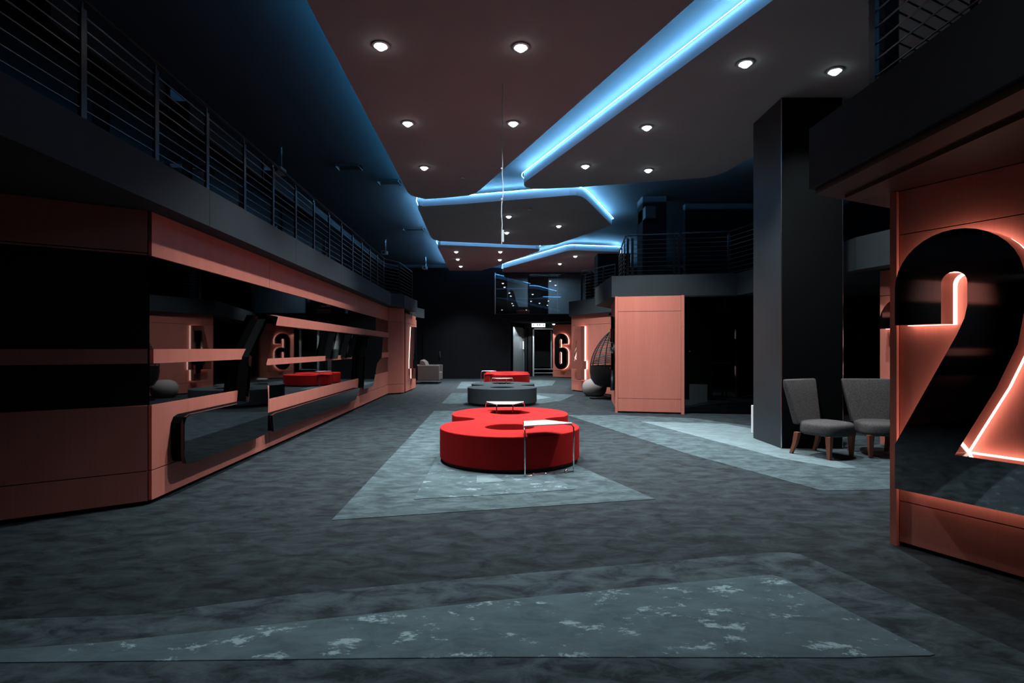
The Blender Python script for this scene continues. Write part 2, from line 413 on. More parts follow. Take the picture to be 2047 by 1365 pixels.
# ---------------------------------------------------------------- ceiling rafts
def raft(pts, n, inset=.05, zs=.022, mat='blue'):
    o = obj('ceiling_raft', PR(pts, ZC, ZT), M['raft_grey'] if n in (1, 2) else M['raft'], kind='structure')
    eb = bmesh.new()
    for i in range(len(pts)):
        f_ = frame_of(pts[i], pts[(i+1) % len(pts)])
        for sg in (0,): wall_poly(eb, f_, [(0, ZC), (f_[3], ZC), (f_[3], ZT+.028), (0, ZT+.028)], -.003, .003)
    obj('raft_edge', eb, M['edge'], o, local=True)
    # strip light laid round the top edge
    c = Vector((sum(p[0] for p in pts)/len(pts), sum(p[1] for p in pts)/len(pts)))
    m = len(pts); area = sum(pts[i][0]*pts[(i+1) % m][1]-pts[(i+1) % m][0]*pts[i][1] for i in range(m))
    sgn = 1 if area > 0 else -1
    ins = []
    for i in range(m):
        a, b_, c_ = Vector(pts[i-1]), Vector(pts[i]), Vector(pts[(i+1) % m])
        e1 = (b_-a).normalized(); e2 = (c_-b_).normalized()
        n1 = Vector((-e1.y, e1.x))*sgn; n2 = Vector((-e2.y, e2.x))*sgn
        nn = (n1+n2).normalized(); k = 1/max(.45, nn.dot(n1))
        ins.append(b_+nn*k*inset)
    bm = bmesh.new()
    tube(bm, [(p.x, min(p.y, 25.2), ZT+zs) for p in ins], .012, 4, closed=True)
    s = obj('strip_light', bm, M[mat], o, local=True)
    s['label'] = 'glowing blue strip light along the top edge'
    return o
c1 = [up(600,-400,ZC), up(613,0,ZC), up(815,384,ZC), up(821,390,ZC), up(832,394,ZC), up(850,398,ZC), up(880,396.5,ZC), up(935,391,ZC), up(948,387.5,ZC), up(960,379,ZC), up(1388,0,ZC)]
c1 = [(-1.75, -1.8)]+c1[1:]+[(4.6, -1.8)]
c2 = [up(1546.5,0,ZC), up(1048,365,ZC), up(1047.5,370,ZC), up(1053,375,ZC), up(1067,378,ZC), up(1146,375,ZC), up(1300,363,ZC), up(1410,354.6,ZC), up(1430,350.5,ZC), up(1451,343,ZC), up(1505,312,ZC), (4.7, 8.6), (8.5, 7.2), (8.5, -1.8), (5.4, -1.8)]
c3 = [up(837,410,ZC), up(836,417,ZC), up(838,422,ZC), up(861,473,ZC), up(867,479,ZC), up(878,482,ZC), up(1060,490.5,ZC), up(1085,490.7,ZC), up(1110,489,ZC), up(1146,477,ZC), up(1223,450,ZC), up(1172,399,ZC), up(1163,393,ZC), up(1152,390.5,ZC), up(1138,390.5,ZC), up(926.5,407.6,ZC), up(846,412.5,ZC)]
c4 = [up(875,494,ZC), up(898.5,541,ZC), up(961,541,ZC), up(1002,528.5,ZC), up(1078,501.7,ZC), up(1078,498.5,ZC), up(1072,497,ZC), up(880,489.5,ZC), up(876,491,ZC)]
c5 = [(-.42, 25.2), up(1007,536,ZC), up(1131.7,501.7,ZC), up(1140,500.6,ZC), up(1150,500.4,ZC), up(1235,503.5,ZC), up(1239,504.5,ZC), (4.9, 25.2)]
raft(c1, 0, .09, .018)
for i, c in enumerate((c2, c3, c4, c5)): raft(c, i+1, .07, .018, 'blue_bright')
M['blue_line'] = glow('blue_edge_glow', (.17, .50, .95), 24)
for k_, c in enumerate((c2, c3, c4, c5)):
    o = [q for q in bpy.data.objects if q.name.startswith('ceiling_raft')][k_+1]
    m = len(c); area = sum(c[i][0]*c[(i+1) % m][1]-c[(i+1) % m][0]*c[i][1] for i in range(m)); sg = 1 if area > 0 else -1
    out = []
    for i in range(m):
        e1 = (Vector(c[i])-Vector(c[i-1])).normalized(); e2 = (Vector(c[(i+1) % m])-Vector(c[i])).normalized()
        n1 = Vector((e1.y, -e1.x))*sg; n2 = Vector((e2.y, -e2.x))*sg; nn = (n1+n2).normalized()
        out.append(Vector(c[i])+nn*.045/max(.5, nn.dot(n1)))
    bm = bmesh.new(); tube(bm, [(p.x, min(p.y, 25.25), ZT+.012) for p in out], .006, 4, closed=True)
    q = obj('strip_light', bm, M['blue_line'], o, local=True); q['label'] = 'thin bright blue line light outside the raft edge'

# downlights
def downlight(X, Y, i):
    t = thing('downlight', (X, Y, ZC), '', 'light', 'round recessed downlights in the ceiling rafts')
    bm = bmesh.new(); lathe(bm, [(.075, 0), (.10, 0), (.10, -.012), (.078, -.02), (.070, -.008), (.075, 0)], 24)
    ring = obj('trim_ring', bm, M['frame'], t, local=True, smooth=True)
    bm = bmesh.new(); lathe(bm, [(.001, -.062), (.025, -.058), (.048, -.042), (.060, -.018), (.062, 0)], 20)
    obj('bulb', bm, M['lamp'], ring, local=True, smooth='all')
    return t
dl_lab = {0: 'bright downlight nearest the blue left ceiling edge, in the front row', 1: 'bright downlight in the front row near the top centre of the ceiling',
 2: 'downlight in the second row beside the blue left ceiling edge', 3: 'downlight in the second row right of the hanging white cable',
 4: 'downlight in the third row on the left, at the rounded end of the big raft', 5: 'brightest downlight on the right raft, beyond the diagonal blue slot',
 6: 'downlight furthest right, above the black column', 7: 'downlight in the middle of the right raft, behind the brightest one',
 8: 'downlight on the right raft closest to its pointed left tip', 9: 'downlight on the right raft nearest its curved far edge',
 10: 'downlight on the middle raft right beside the hanging cable', 11: 'lower downlight on the middle raft beside the cable end',
 12: 'lone downlight on the right half of the middle raft', 13: 'nearest of three downlights in the left row of the far raft',
 14: 'middle of three downlights in the left row of the far raft', 15: 'farthest of three downlights in the left row of the far raft',
 16: 'nearer of two downlights on the far raft just below the cable end', 17: 'farther of two downlights on the far raft just below the cable end',
 18: 'left downlight of the pair on the farthest right raft', 19: 'right downlight of the pair on the farthest right raft'}
d0 = None
for i, (X, Y) in enumerate(lamp_xy):
    if d0 is None: t = d0 = downlight(X, Y, i)
    else:
        t = copy_tree(d0); t.location = (X, Y, ZC)
    t['label'] = dl_lab[i]
for (X, Y, kk), lab in zip(spots[20:22], ('downlight overhead behind the viewpoint on the left', 'downlight overhead behind the viewpoint on the right')):
    t = copy_tree(d0); t.location = (X, Y, ZC); t['label'] = lab
for X, Y, lab in ((2.07, 27.35, 'tiny corridor downlight above the digit 6 kiosk'), (1.42, 28.2, 'tiny corridor downlight seen through the far doorway')):
    t = copy_tree(d0); t.location = (X, Y, 2.62); t['label'] = lab
    t['group'] = 'small downlights in the far corridor'
def small_disc(px, py, label):
    X, Y = up(px, py, ZC)
    t = thing('smoke_detector', (X, Y, ZC), label, 'detector')
    bm = bmesh.new(); lathe(bm, [(.001, -.045), (.03, -.044), (.05, -.03), (.055, -.012), (.055, 0)], 20)
    obj('housing', bm, M['frame'], t, local=True, smooth=True)
    bm = bmesh.new(); lathe(bm, [(.001, -.055), (.014, -.053), (.016, -.044)], 12)
    obj('sensor', bm, M['skin_black'], t, local=True)
small_disc(925, 354, 'small round smoke detector on the big raft near its far end')
small_disc(1059, 417, 'small dark smoke detector on the middle raft')

# hanging cable
hx, hy = up(1004, 168, ZC)
cb = thing('hanging_cable', (hx, hy, ZC), 'thin white cable with a slim tag hanging from the ceiling above the ottomans', 'cable')
zz = lambda py: H+(696-py)/F*hy
pts = [(hx+math.sin(k*1.9)*.008+(.0 if k < 3 else math.sin(k*.8)*.008), hy, ZC+(zz(488)-ZC)*k/16) for k in range(17)]
obj('cord', T(pts, .006, 6), M['cable'], cb)
obj('tag', B(hx-.002, hx+.022, hy-.01, hy+.01, zz(484), zz(460)), M['cable'], cb, bevel=.003)
for py in (289, 337, 398):
    obj('clip', B(hx-.018, hx+.008, hy-.01, hy+.01, zz(py)-.012, zz(py)+.012), M['cable'], cb, bevel=.003)

# diffusers on the dark upper ceiling at the left
def vent(px0, px1, py, label, dy=.12):
    X0, Y = up(px0, py, ZU-.03); X1, _ = up(px1, py, ZU-.03)
    t = thing('air_diffuser', ((X0+X1)/2, Y, ZU-.03), label, 'vent')
    bm = bmesh.new(); box(bm, X0, X1, Y-dy, Y+dy, ZU-.05, ZU); obj('slot', bm, M['skin_black'], t)
    for x in (X0, X1-.03): obj('end_cap', B(x, x+.03, Y-dy-.01, Y+dy+.01, ZU-.07, ZU), M['steel'], t)
vent(755, 800, 364, 'slim black ceiling air diffuser left of the rounded raft end')
vent(806, 848, 458, 'slim black ceiling air diffuser near the far left raft')
vent(672, 722, 334, 'slim black ceiling air diffuser out in the dark left ceiling')
def camera_dome(px, py, label):
    X, Y = up(px, py, 4.75)
    t = thing('projector_spot', (X, Y, 4.75), label, 'spotlight')
    obj('bracket', T([(X, Y, 4.8), (X, Y, ZU)], .02), M['steel'], t)
    bm = bmesh.new(); box(bm, X-.13, X+.07, Y-.16, Y+.1, 4.72, 4.84); obj('body', bm, M['frame'], t, bevel=.02)
    obj('lens', T([(X-.03, Y-.19, 4.77), (X-.03, Y-.15, 4.77)], .04, 12), M['skin_black'], t)
camera_dome(851, 537, 'small pale ceiling spotlight before the dark back wall')
camera_dome(562, 346, 'pale blue-lit ceiling spotlight behind the left balcony railing')
camera_dome(771, 507, 'tiny ceiling spotlight above the far end of the left railing')

# ---------------------------------------------------------------- left side: slab, wood, mirror
A = (-3.265, 4.936); C = (lx(3.052, 16.7), 16.7)
frL = frame_of(A, C); Ls = frL[3]
A2 = (A[0]-.82*5, A[1]-.573*5); frK = frame_of(A2, A); Ks = frK[3]
slabL = [(lx(2.82, -2.5), -2.5), (lx(2.82, 15.9), 15.9), (-3.22, 16.45), (-3.20, 18.6), (-3.75, 18.9), (-3.75, 21.6), (-3.6, 22.6), (-9, 22.9), (-9, -2.5)]
sl = obj('slab_left', PR(slabL, 2.63, 3.0), M['slab'], kind='structure')
frF = frame_of((lx(2.82, -2.5), -2.5), (lx(2.82, 15.9), 15.9))
ss = [0, 3.06, 5.56, 8.06, 10.56, 13.06, 15.56, frF[3]]
for a, b_ in zip(ss, ss[1:]):
    obj('fascia_panel', WB(frF, a+.003, b_-.003, 2.63, 3.0, .0, .008), M['slab'], sl, local=True)
WL = obj('wall_lower_left', PR([A2, A, C, (-3.36, 17.0), (-3.40, 17.15), (-3.42, 19.2), (-3.9, 19.4), (-9, 19.4), (-9, A2[1])], 0, 2.62), M['black'], kind='structure')
# shift the backing a little behind the wood
WL.location = (-.06, .0, 0)
def panel(fr, s0, s1, z0, z1, d0=.0, d1=.03, parent=None, mat=None, name='wood_panel'):
    g = .004
    return obj(name, WB(fr, s0+g, s1-g, z0+g, z1-g, d0, d1), mat or M['wood'], parent or WL_T)
WL_T = thing('wall_left_cladding', (0, 0, 0), '', '', kind='structure')
seams = [0, 2.66, 5.21, 7.76, 10.31, Ls]
for a, b_ in zip(seams, seams[1:]):
    panel(frL, a, b_, 2.227, 2.63)
    panel(frL, a, b_, .035, .305)
    panel(frL, a, b_, .305, .893 if a == 0 else .70)
panel(frK, Ks-2.6, Ks, 2.25, 2.63); panel(frK, Ks-5.2, Ks-2.6, 2.25, 2.63)
panel(frK, Ks-5.2, Ks, 2.227, 2.248, name='wood_strip')
for a, b_ in ((Ks-5.2, Ks-2.6), (Ks-2.6, Ks)):
    panel(frK, a, b_, .035, .305); panel(frK, a, b_, .305, .893)
# mirror glass
for a, b_ in zip(seams, seams[1:]):
    obj('mirror_pane', WB(frL, a+.002, b_-.002, .893 if a == 0 else .70, 2.227, 0, .012), M['mirror'], WL_T)
for a, b_ in ((Ks-5.2, Ks-2.6), (Ks-2.6, Ks)):
    obj('glass_pane', WB(frK, a, b_, .893, 2.227, 0, .012), M['black'], WL_T)
# wood bands over the mirror
panel(frK, Ks-5.2, Ks, 1.26, 1.397, .012, .045, name='wood_band')
panel(frL, 0, 2.05, 1.26, 1.397, .012, .045, name='wood_band')
panel(frL, 2.3, 7.2, 1.165, 1.26, .012, .045, name='wood_band')
panel(frL, 2.72, Ls-.02, 1.72, 1.87, .012, .045, name='wood_band')
panel(frL, 10.4, Ls-.02, 1.13, 1.28, .012, .045, name='wood_band')
# black gloss relief shapes standing off the wall
def relief(polyYZ, label, d=.165, r=None):
    t = thing('gloss_relief', (lx(3.052, polyYZ[0][0]), polyYZ[0][0], polyYZ[0][1]), label, 'wall relief')
    poly = [((Y-A[1])*1.0009, z) for Y, z in polyYZ]
    bm = bmesh.new(); wall_poly(bm, frL, poly, .13, d); obj('face', bm, M['gloss_dark'], t, bevel=.006)
    cs = sum(p[0] for p in poly)/len(poly); cz = sum(p[1] for p in poly)/len(poly)
    bm = bmesh.new(); wall_poly(bm, frL, [(cs+(s-cs)*.985, cz+(z-cz)*.95) for s, z in poly], .012, .13); obj('spacer', bm, M['soft_black'], t)
M['gloss_dark'] = flat('dark_gloss_acrylic', (.055, .06, .063), .04, metal=1, var=.03, bscale=2)
relief([(5.32,.28),(6.9,.275),(6.98,.28),(7.2,.29),(7.22,.75),(7.16,1.2),(7.56,1.84),(7.28,1.84),(6.72,1.32),(6.62,.76),(5.34,.76),(5.26,.74),(5.22,.68),(5.22,.36),(5.25,.30)],
       'black gloss relief nearest on the left wall, low bar with slanted stroke')
relief([(7.4,.28),(12.0,.28),(12.4,.52),(7.5,.52),(7.36,.5)], 'long low black gloss bar on the left wall beyond the nearest relief')
relief([(10.15,1.2),(10.55,1.2),(10.86,1.70),(10.5,1.70)], 'short slanted black gloss stroke on the left wall mirror, left of its twin')
relief([(11.2,1.2),(11.6,1.2),(12.1,1.70),(11.7,1.70)], 'short slanted black gloss stroke on the left wall mirror, right of its twin')
relief([(12.75,.45),(13.8,.45),(14.3,1.0),(14.9,1.15),(15.1,1.70),(13.3,1.70),(12.9,1.2)], 'broad black gloss relief block on the left wall beside the far wood pier')
# wood pier and sign panel
P1 = (-3.35, 17.05)
pier = thing('wood_pier', (C[0], C[1], 0), 'rose wood pier closing the far end of the mirrored left wall', 'pier')
pp = [(C[0]-.05, 16.6), (C[0]+.05, 16.66), (-3.39, 16.95), (-3.35, 17.0), (-3.36, 17.15), (C[0]-.05, 17.2)]
for z0, z1 in ((.035, .30), (.308, 2.20), (2.208, 2.62)):
    obj('wood_panel', PR(pp, z0, z1), M['wood'], pier)
frS = frame_of((-3.385, 17.3), (-3.40, 19.2))
for z0, z1 in ((.035, .34), (.348, 2.2), (2.208, 2.5)):
    obj('wood_panel', WB(frS, 0, frS[3], z0, z1, .0, .04), M['wood'], WL_T)
frS2 = frame_of((-3.85, 20.2), (-3.75, 21.6))
obj('wall_lower_left_far', PR([(-4.0, 20.0), (-3.95, 21.7), (-9, 21.9), (-9, 20.0)], 0, 2.62), M['black'], kind='structure')
for z0, z1 in ((.035, .34), (.348, 2.2), (2.208, 2.5)):
    obj('wood_panel', WB(frS2, 0, frS2[3], z0, z1, -.1, .0), M['wood'], WL_T)

# ---------------------------------------------------------------- digits
W_, HT, t_ = .69, 1.70, .27
def digit_poly(c):
    if c == '2':
        return [(0,0),(.69,0),(.69,.29),(.35,.29)]+[(.56,.72),(.66,.98),(.69,1.18)]+arc(.345,1.355,.345,0,180,18)+[(0,1.11),(.275,1.11)]+arc(.345,1.365,.07,180,0,10)+[(.415,1.22),(.40,1.14),(.36,1.04),(0,.30)], []
    if c == '4':
        return [(.36,0),(.60,0),(.60,.34),(.69,.34),(.69,.60),(.60,.60),(.60,1.70),(.28,1.70),(0,.60),(0,.34),(.36,.34)], [[(.19,.60),(.36,.60),(.36,1.30)]]
    if c == '6':
        return arc(.345,1.355,.345,0,180,18)+arc(.345,.345,.345,180,360,18)+arc(.45,.80,.24,0,90,8)+[(.36,1.04),(.275,1.0)]+arc(.345,1.37,.07,180,0,8)+[(.415,1.2),(.69,1.2)], [arc(.345,.33,.07,180,360,8)+arc(.345,.76,.07,0,180,8)]
    if c == '3':
        return (arc(.345,1.355,.345,0,180,16)+[(0,1.25),(.27,1.25)]+arc(.345,1.37,.07,180,0,8)+[(.415,1.05),(.36,1.0),(.15,1.0),(.15,.76),(.36,.76),(.415,.70)]
                +arc(.345,.33,.07,0,-180,8)+[(.27,.48),(0,.48)]+arc(.345,.345,.345,180,360,16)+[(.69,.72),(.60,.88),(.69,1.02)]), []
    if c == '5':
        return [(.04,.88),(.04,1.70),(.66,1.70),(.66,1.42),(.31,1.42),(.31,1.13)]+arc(.42,.84,.27,90,0,8)+arc(.345,.345,.345,0,-180,16)+[(0,.52),(.27,.52)]+arc(.345,.34,.07,180,360,8)+arc(.345,.80,.07,0,180,8)+[(.275,.88)], []
def digit(c, fr, s, z, label, dep=.20, rim=.985, back='rose'):
    poly, holes = digit_poly(c)
    q = fr[0]+fr[1]*(s+.345)
    t = thing('number_sign', (q.x, q.y, z), label, 'sign')
    mp = lambda P: [(a+s, b_+z) for a, b_ in P]
    bm = bmesh.new(); wall_poly(bm, fr, mp(poly), .055, dep, [mp(h) for h in holes])
    face = obj('digit_face', bm, M['gloss'], t, smooth=True)
    k = lambda P: [(s+.345+(a-.345)*rim, z+.85+(b_-.85)*.994) for a, b_ in P]
    bm = bmesh.new(); wall_poly(bm, fr, k(poly), .006, .055, [k(h) for h in holes])
    o = obj('strip_light', bm, M[back], face)
    if back == 'rose': o['label'] = 'glowing rose-white light rim behind the digit'
    else: o.name = 'spacer'
    return t

digit('4', frS, .55, .40, 'backlit black digit on the far left sign panel, seen edge-on beside the armchair')

# right foreground panel with the 2
PA = (2.73, 3.95); u2 = Vector((.45, -.893)).normalized()
PB = (PA[0]+u2.x*2.0, PA[1]+u2.y*2.0)
fr2 = frame_of(PA, PB)
k2 = thing('sign_panel', (PA[0], PA[1], 0), 'large rose wood panel at the right edge carrying the big digit 2', 'panel')
obj('side_post', WB(fr2, 0, .045, 0.0, 2.51, -.30, .03), M['wood'], k2)
for z0, z1 in ((.03, .315), (.322, 2.20), (2.207, 2.51)):
    obj('wood_panel', WB(fr2, .05, 2.0, z0, z1, -.04, 0), M['wood'], k2)
obj('backing', WB(fr2, .045, 2.0, 0, 2.50, -.30, -.045), M['skin_black'], k2)
digit('2', fr2, .125, .445, 'giant backlit black gloss digit 2 on the right foreground panel')

# right slabs
slabR1 = [(2.17, -2.5), (2.17, 4.02), (4.0, 4.9), (5.6, 5.2), (8.6, 5.2), (8.6, -2.5)]
obj('slab_right', PR(slabR1, 2.56, 3.0), M['slab'], kind='structure')
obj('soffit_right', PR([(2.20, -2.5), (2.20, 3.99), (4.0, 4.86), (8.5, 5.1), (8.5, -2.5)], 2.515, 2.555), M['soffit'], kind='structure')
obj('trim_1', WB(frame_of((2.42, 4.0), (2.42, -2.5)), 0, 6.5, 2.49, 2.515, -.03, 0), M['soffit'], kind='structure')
slabR2 = [(2.21, 12.2), (4.8, 11.73), (4.85, 11.1), (5.3, 10.2), (5.0, 8.6), (4.96, 7.93), (5.1, 7.36), (5.9, 5.25), (8.6, 5.25), (8.6, 19), (4.6, 19), (2.21, 14.6)]
obj('slab_right_middle', PR(slabR2, 2.53, 3.0), M['slab'], kind='structure')
slabR3 = [(1.87, 18.15), (2.98, 16.1), (4.6, 15.0), (6.5, 19), (8.6, 19.1), (8.6, 24.6), (2.3, 24.6)]
obj('slab_right_far', PR([(1.87, 18.1), (3.0, 16.0), (3.2, 15.9), (4.55, 19.05), (8.6, 19.05), (8.6, 24.6), (3.0, 24.6)], 2.47, 2.93), M['slab'], kind='structure')

# column
cl = obj('column_right', B(3.742, 4.59, 7.64, 8.53, 0, ZC), M['column'], kind='structure')
obj('column_front_shade', B(3.75, 4.583, 7.632, 7.64, 0.01, ZC-.01), M['soft_black'], cl, local=True)  # dark sheet added on the front: the column's shade put into its colour
for x in (3.742, 4.59):
    obj('corner_bead', T([(x, 7.64, .02), (x, 7.64, ZC-.02)], .008, 8), M['steel'], cl, local=True)

# kiosk in the middle with plain front
K5 = thing('wood_kiosk', (2.95, 12.2, 0), 'plain rose wood kiosk block with two seams, left of the black glass wall', 'kiosk')
fr5 = frame_of((2.245, 11.98), (3.654, 11.67)); L5 = fr5[3]
obj('side_post', WB(fr5, 0, .055, 0, 2.525, -.2, .02), M['wood'], K5)
obj('side_post', WB(fr5, L5-.065, L5, 0, 2.525, -.2, .02), M['wood'], K5)
for z0, z1 in ((.035, .31), (.318, 2.19), (2.198, 2.52)):
    obj('wood_panel', WB(fr5, .058, L5-.068, z0, z1, -.04, 0), M['wood'], K5)
obj('backing', WB(fr5, .05, L5-.06, 0, 2.52, -.2, -.045), M['skin_black'], K5)
fr5b = frame_of((2.62, 14.5), (2.30, 12.16))
for z0, z1 in ((.035, .31), (.318, 2.19), (2.198, 2.52)):
    obj('wood_panel', WB(fr5b, 0, fr5b[3], z0, z1, -.04, 0), M['wood'], K5)
digit('5', fr5b, 1.45, .42, 'chrome-like gloss digit on the kiosk side, seen edge-on behind the hanging chair', dep=.10, rim=.6, back='skin_black')
# black glass wall
frG = frame_of((3.70, 11.85), (6.4, 11.5))
obj('wall_glass_right', WB(frG, 0, frG[3], 0, 2.53, -.1, 0), M['black'], kind='structure')
GW = bpy.data.objects['wall_glass_right']
for a, b_ in ((.02, .92), (.93, 1.85), (1.86, 2.74)):
    obj('glass_pane', WB(frG, a, b_, .03, 2.5, .0, .012), M['dark_glass'], GW, local=True)
bm = WB(frG, .10, .13, 1.32, 1.35, .012, .05); obj('lock', bm, M['chrome'], GW, local=True)

# kiosk 4
K4 = thing('wood_kiosk', (2.4, 17.3, 0), 'rose wood kiosk carrying the lit digit 4 behind the hanging chair', 'kiosk')
fr4 = frame_of((1.96, 18.15), (3.0, 16.2))
for z0, z1 in ((.035, .33), (.338, 2.14), (2.148, 2.47)):
    obj('wood_panel', WB(fr4, 0, fr4[3], z0, z1, -.04, 0), M['wood'], K4)
obj('backing', WB(fr4, .01, fr4[3]-.01, 0, 2.46, -.2, -.045), M['skin_black'], K4)
digit('4', fr4, .22, .40, 'lit digit 4 on the wood kiosk between the digit 6 and the hanging chair')
# kiosk 6
K6 = thing('wood_kiosk', (2.5, 26.2, 0), 'farthest rose wood kiosk with the big digit 6 beside the corridor door', 'kiosk')
fr6 = frame_of((1.97, 26.55), (3.4, 25.4))
for z0, z1 in ((.035, .33), (.338, 2.14), (2.148, 2.53)):
    obj('wood_panel', WB(fr6, 0, fr6[3], z0, z1, -.04, 0), M['wood'], K6)
digit('6', fr6, .24, .40, 'backlit black digit 6 on the farthest wood kiosk')
# panel 3, mostly hidden
K3 = thing('sign_panel', (5.3, 7.5, 0), 'wood sign panel half hidden behind the right foreground panel', 'panel')
fr3 = frame_of((5.25, 7.85), (6.03, 6.4))
for z0, z1 in ((.035, .33), (.338, 2.14), (2.148, 2.5)):
    obj('wood_panel', WB(fr3, .0, fr3[3], z0, z1, -.04, 0), M['wood'], K3)
digit('3', fr3, .10, .42, 'backlit black digit peeping out left of the right foreground panel, above the second chair')

# pale board behind the column
tag(obj('leaning_board', PR([(3.96, 9.05), (4.4, 9.15), (4.4, 9.20), (3.96, 9.12)], 0.002, .46), M['white'], bevel=.01), 'pale low board standing on the carpet just behind the black column', 'board')

# ---------------------------------------------------------------- railings
def railing(line, label, posts, z0=3.0, n=9, h=.95, rod=.006, ext=0):
    fr = [Vector(p) for p in line]
    t = thing('balcony_railing', (fr[0].x, fr[0].y, z0), label, 'railing')
    obj('handrail', T([(p.x, p.y, z0+h) for p in fr], .019, 8), M['dark_steel'], t)
    for k in range(n):
        obj('rod', T([(p.x, p.y, z0+.05+k*.098) for p in fr], rod, 6), M['steel_rod'], t)
    for q, dr in posts:
        q = Vector(q); dr = Vector(dr).normalized(); nn = Vector((dr.y, -dr.x))
        for sgn in (1,):
            pts = [q+dr*a+nn*b_ for a, b_ in ((-.028, -.013), (.028, -.013), (.028, .013), (-.028, .013))]
            po = obj('post', PR([tuple(p) for p in pts], z0, z0+h-.07), M['dark_steel'], t)
        obj('pin', T([(q.x, q.y, z0+h-.09), (q.x, q.y, z0+h-.01)], .007, 6), M['steel'], po)
    return t
M['steel_rod'] = flat('satin_steel_rod', (.16, .17, .18), .3, metal=1, var=.05)
u_ = Vector((T0, 1)).normalized()
ps = []
k = 0
while 4.02+.888*(k-2) < 16.0:
    Y = 4.02+.888*(k-2); ps.append(((lx(2.965, Y), Y), u_)); k += 1
railing([(lx(2.965, 1.2), 1.2), (lx(2.965, 15.75), 15.75), (-3.36, 16.4), (-3.34, 18.4)], 'long black steel railing with thin rods along the left balcony', ps+[((-3.36, 16.4), (1, 1)), ((-3.34, 18.4), (0, 1))])
railing([(2.21, .6), (2.21, 3.36+.05)], 'near steel railing along the upper right balcony edge', [((2.21, 3.36), (0, 1)), ((2.21, 2.3), (0, 1)), ((2.21, 1.3), (0, 1))])
railing([(2.26, 3.40), (4.4, 4.5)], 'return railing running away from the near upper right post', [((3.3, 3.93), (2.1, 1.1)), ((4.4, 4.5), (2.1, 1.1))])
obj('column_upper', B(2.60, 2.70, 3.84, 3.94, 3.0, ZC), M['black'], kind='structure')
railing([(2.62, 12.45), (3.72, 12.25)], 'short frontal railing with bright rods on the middle right balcony', [((2.62, 12.45), (1, -.2)), ((2.72, 12.43), (1, -.2)), ((3.62, 12.27), (1, -.2)), ((3.72, 12.25), (1, -.2))])
railing([(2.60, 12.6), (2.85, 14.6)], 'side railing running back from the middle right balcony corner', [((2.62, 12.8), (.1, 1)), ((2.73, 13.7), (.1, 1)), ((2.85, 14.6), (.1, 1))])
railing([(3.78, 12.22), (4.75, 12.05), (5.0, 11.0)], 'dark railing section right of the bright rods, before the column', [((4.75, 12.05), (1, -.2)), ((5.0, 11.0), (0, 1))])
railing([(2.25, 17.75), (3.05, 16.25)], 'far right railing above the kiosk with the digit 4', [((2.25, 17.75), (.5, -1)), ((2.5, 17.28), (.5, -1)), ((2.78, 16.75), (.5, -1)), ((3.05, 16.25), (.5, -1))], z0=2.93)
# dark masses on the upper level
obj('wall_upper_right', B(4.6, 8.6, 14.6, 14.8, 3.0, ZU), M['black'], kind='structure')
obj('column_upper', B(3.3, 3.9, 13.9, 14.5, 3.0, ZU), M['black'], kind='structure')
obj('column_upper', B(2.9, 4.0, 18.6, 19.4, 2.93, 4.6), M['black'], kind='structure')
obj('beam_right', B(3.30, 3.55, 13.6, 14.4, 4.62, 4.92), M['column'], kind='structure')

# duct on the upper left wall, glossy panels added to mirror the blue ceiling
DU = thing('air_duct', (lx(4.45, 8), 8, 4.9), 'dark duct running along the top of the left balcony wall', 'duct')
for Y0, Y1 in ((3.2, 5.0), (5.6, 7.6), (8.2, 10.8), (11.4, 14.0)):
    frd = frame_of((lx(4.45, Y0), Y0), (lx(4.45, Y1), Y1))
    obj('duct_section', WB(frd, 0, frd[3], 4.72, 5.08, -.2, 0), M['column'], DU)
    obj('duct_flange', WB(frd, frd[3], frd[3]+.05, 4.68, 5.12, -.22, .03), M['dark_steel'], DU)
for i, (Y0, Y1) in enumerate(((3.0, 4.6), (4.9, 6.5), (6.8, 8.4), (8.7, 10.3), (10.6, 12.2), (12.5, 15.5), (15.8, 18.5))):
    frd = frame_of((lx(4.69, Y0), Y0), (lx(4.69, Y1), Y1))
    W = obj('window_%d' % (i+2), WB(frd, 0, frd[3], 3.35, 4.6, 0.0, .012), M['dark_glass2'] if 'dark_glass2' in M else M['mirror'], kind='structure')

# ---------------------------------------------------------------- ottomans
def eight(hw=.875, c0=.875, c1=2.25, r=.875, n=26):
    """outline of the double-lobed seat in local xy, near lobe at y=r"""
    hwst = .44; my = (c0+c1)/2
    a = math.asin((my-.24-c0)/r) if (my-.24-c0) < r else 0
    pts = []
    a0 = math.degrees(math.asin((my-.30-c0)/r))
    for i in range(n+1):                                    # near lobe, clockwise from upper right round the bottom
        t = math.radians(a0-(180+2*a0)*i/n); pts.append((r*math.cos(t), c0+r*math.sin(t)))
    L = pts[-1]; U = (-r*math.cos(math.radians(a0)), c1-r*math.sin(math.radians(a0)))
    for k in range(1, 8):                                   # left waist
        t = k/8; x = (1-t)**3*L[0]+3*(1-t)**2*t*(-hwst+.06)+3*(1-t)*t*t*(-hwst+.06)+t**3*U[0]
        y = (1-t)**3*L[1]+3*(1-t)**2*t*(L[1]+.20)+3*(1-t)*t*t*(U[1]-.20)+t**3*U[1]; pts.append((x, y))
    for i in range(n+1):
        t = math.radians(180+a0-(180+2*a0)*i/n); pts.append((r*math.cos(t), c1+r*math.sin(t)))
    for k in range(1, 8):
        t = k/8; Lx = pts[0][0]; y0 = U[1]; y1 = L[1]
        x = (1-t)**3*Lx+3*(1-t)**2*t*(hwst-.06)+3*(1-t)*t*t*(hwst-.06)+t**3*Lx
        y = (1-t)**3*y0+3*(1-t)**2*t*(y0-.20)+3*(1-t)*t*t*(y1+.20)+t**3*y1; pts.append((x, y))
    return pts
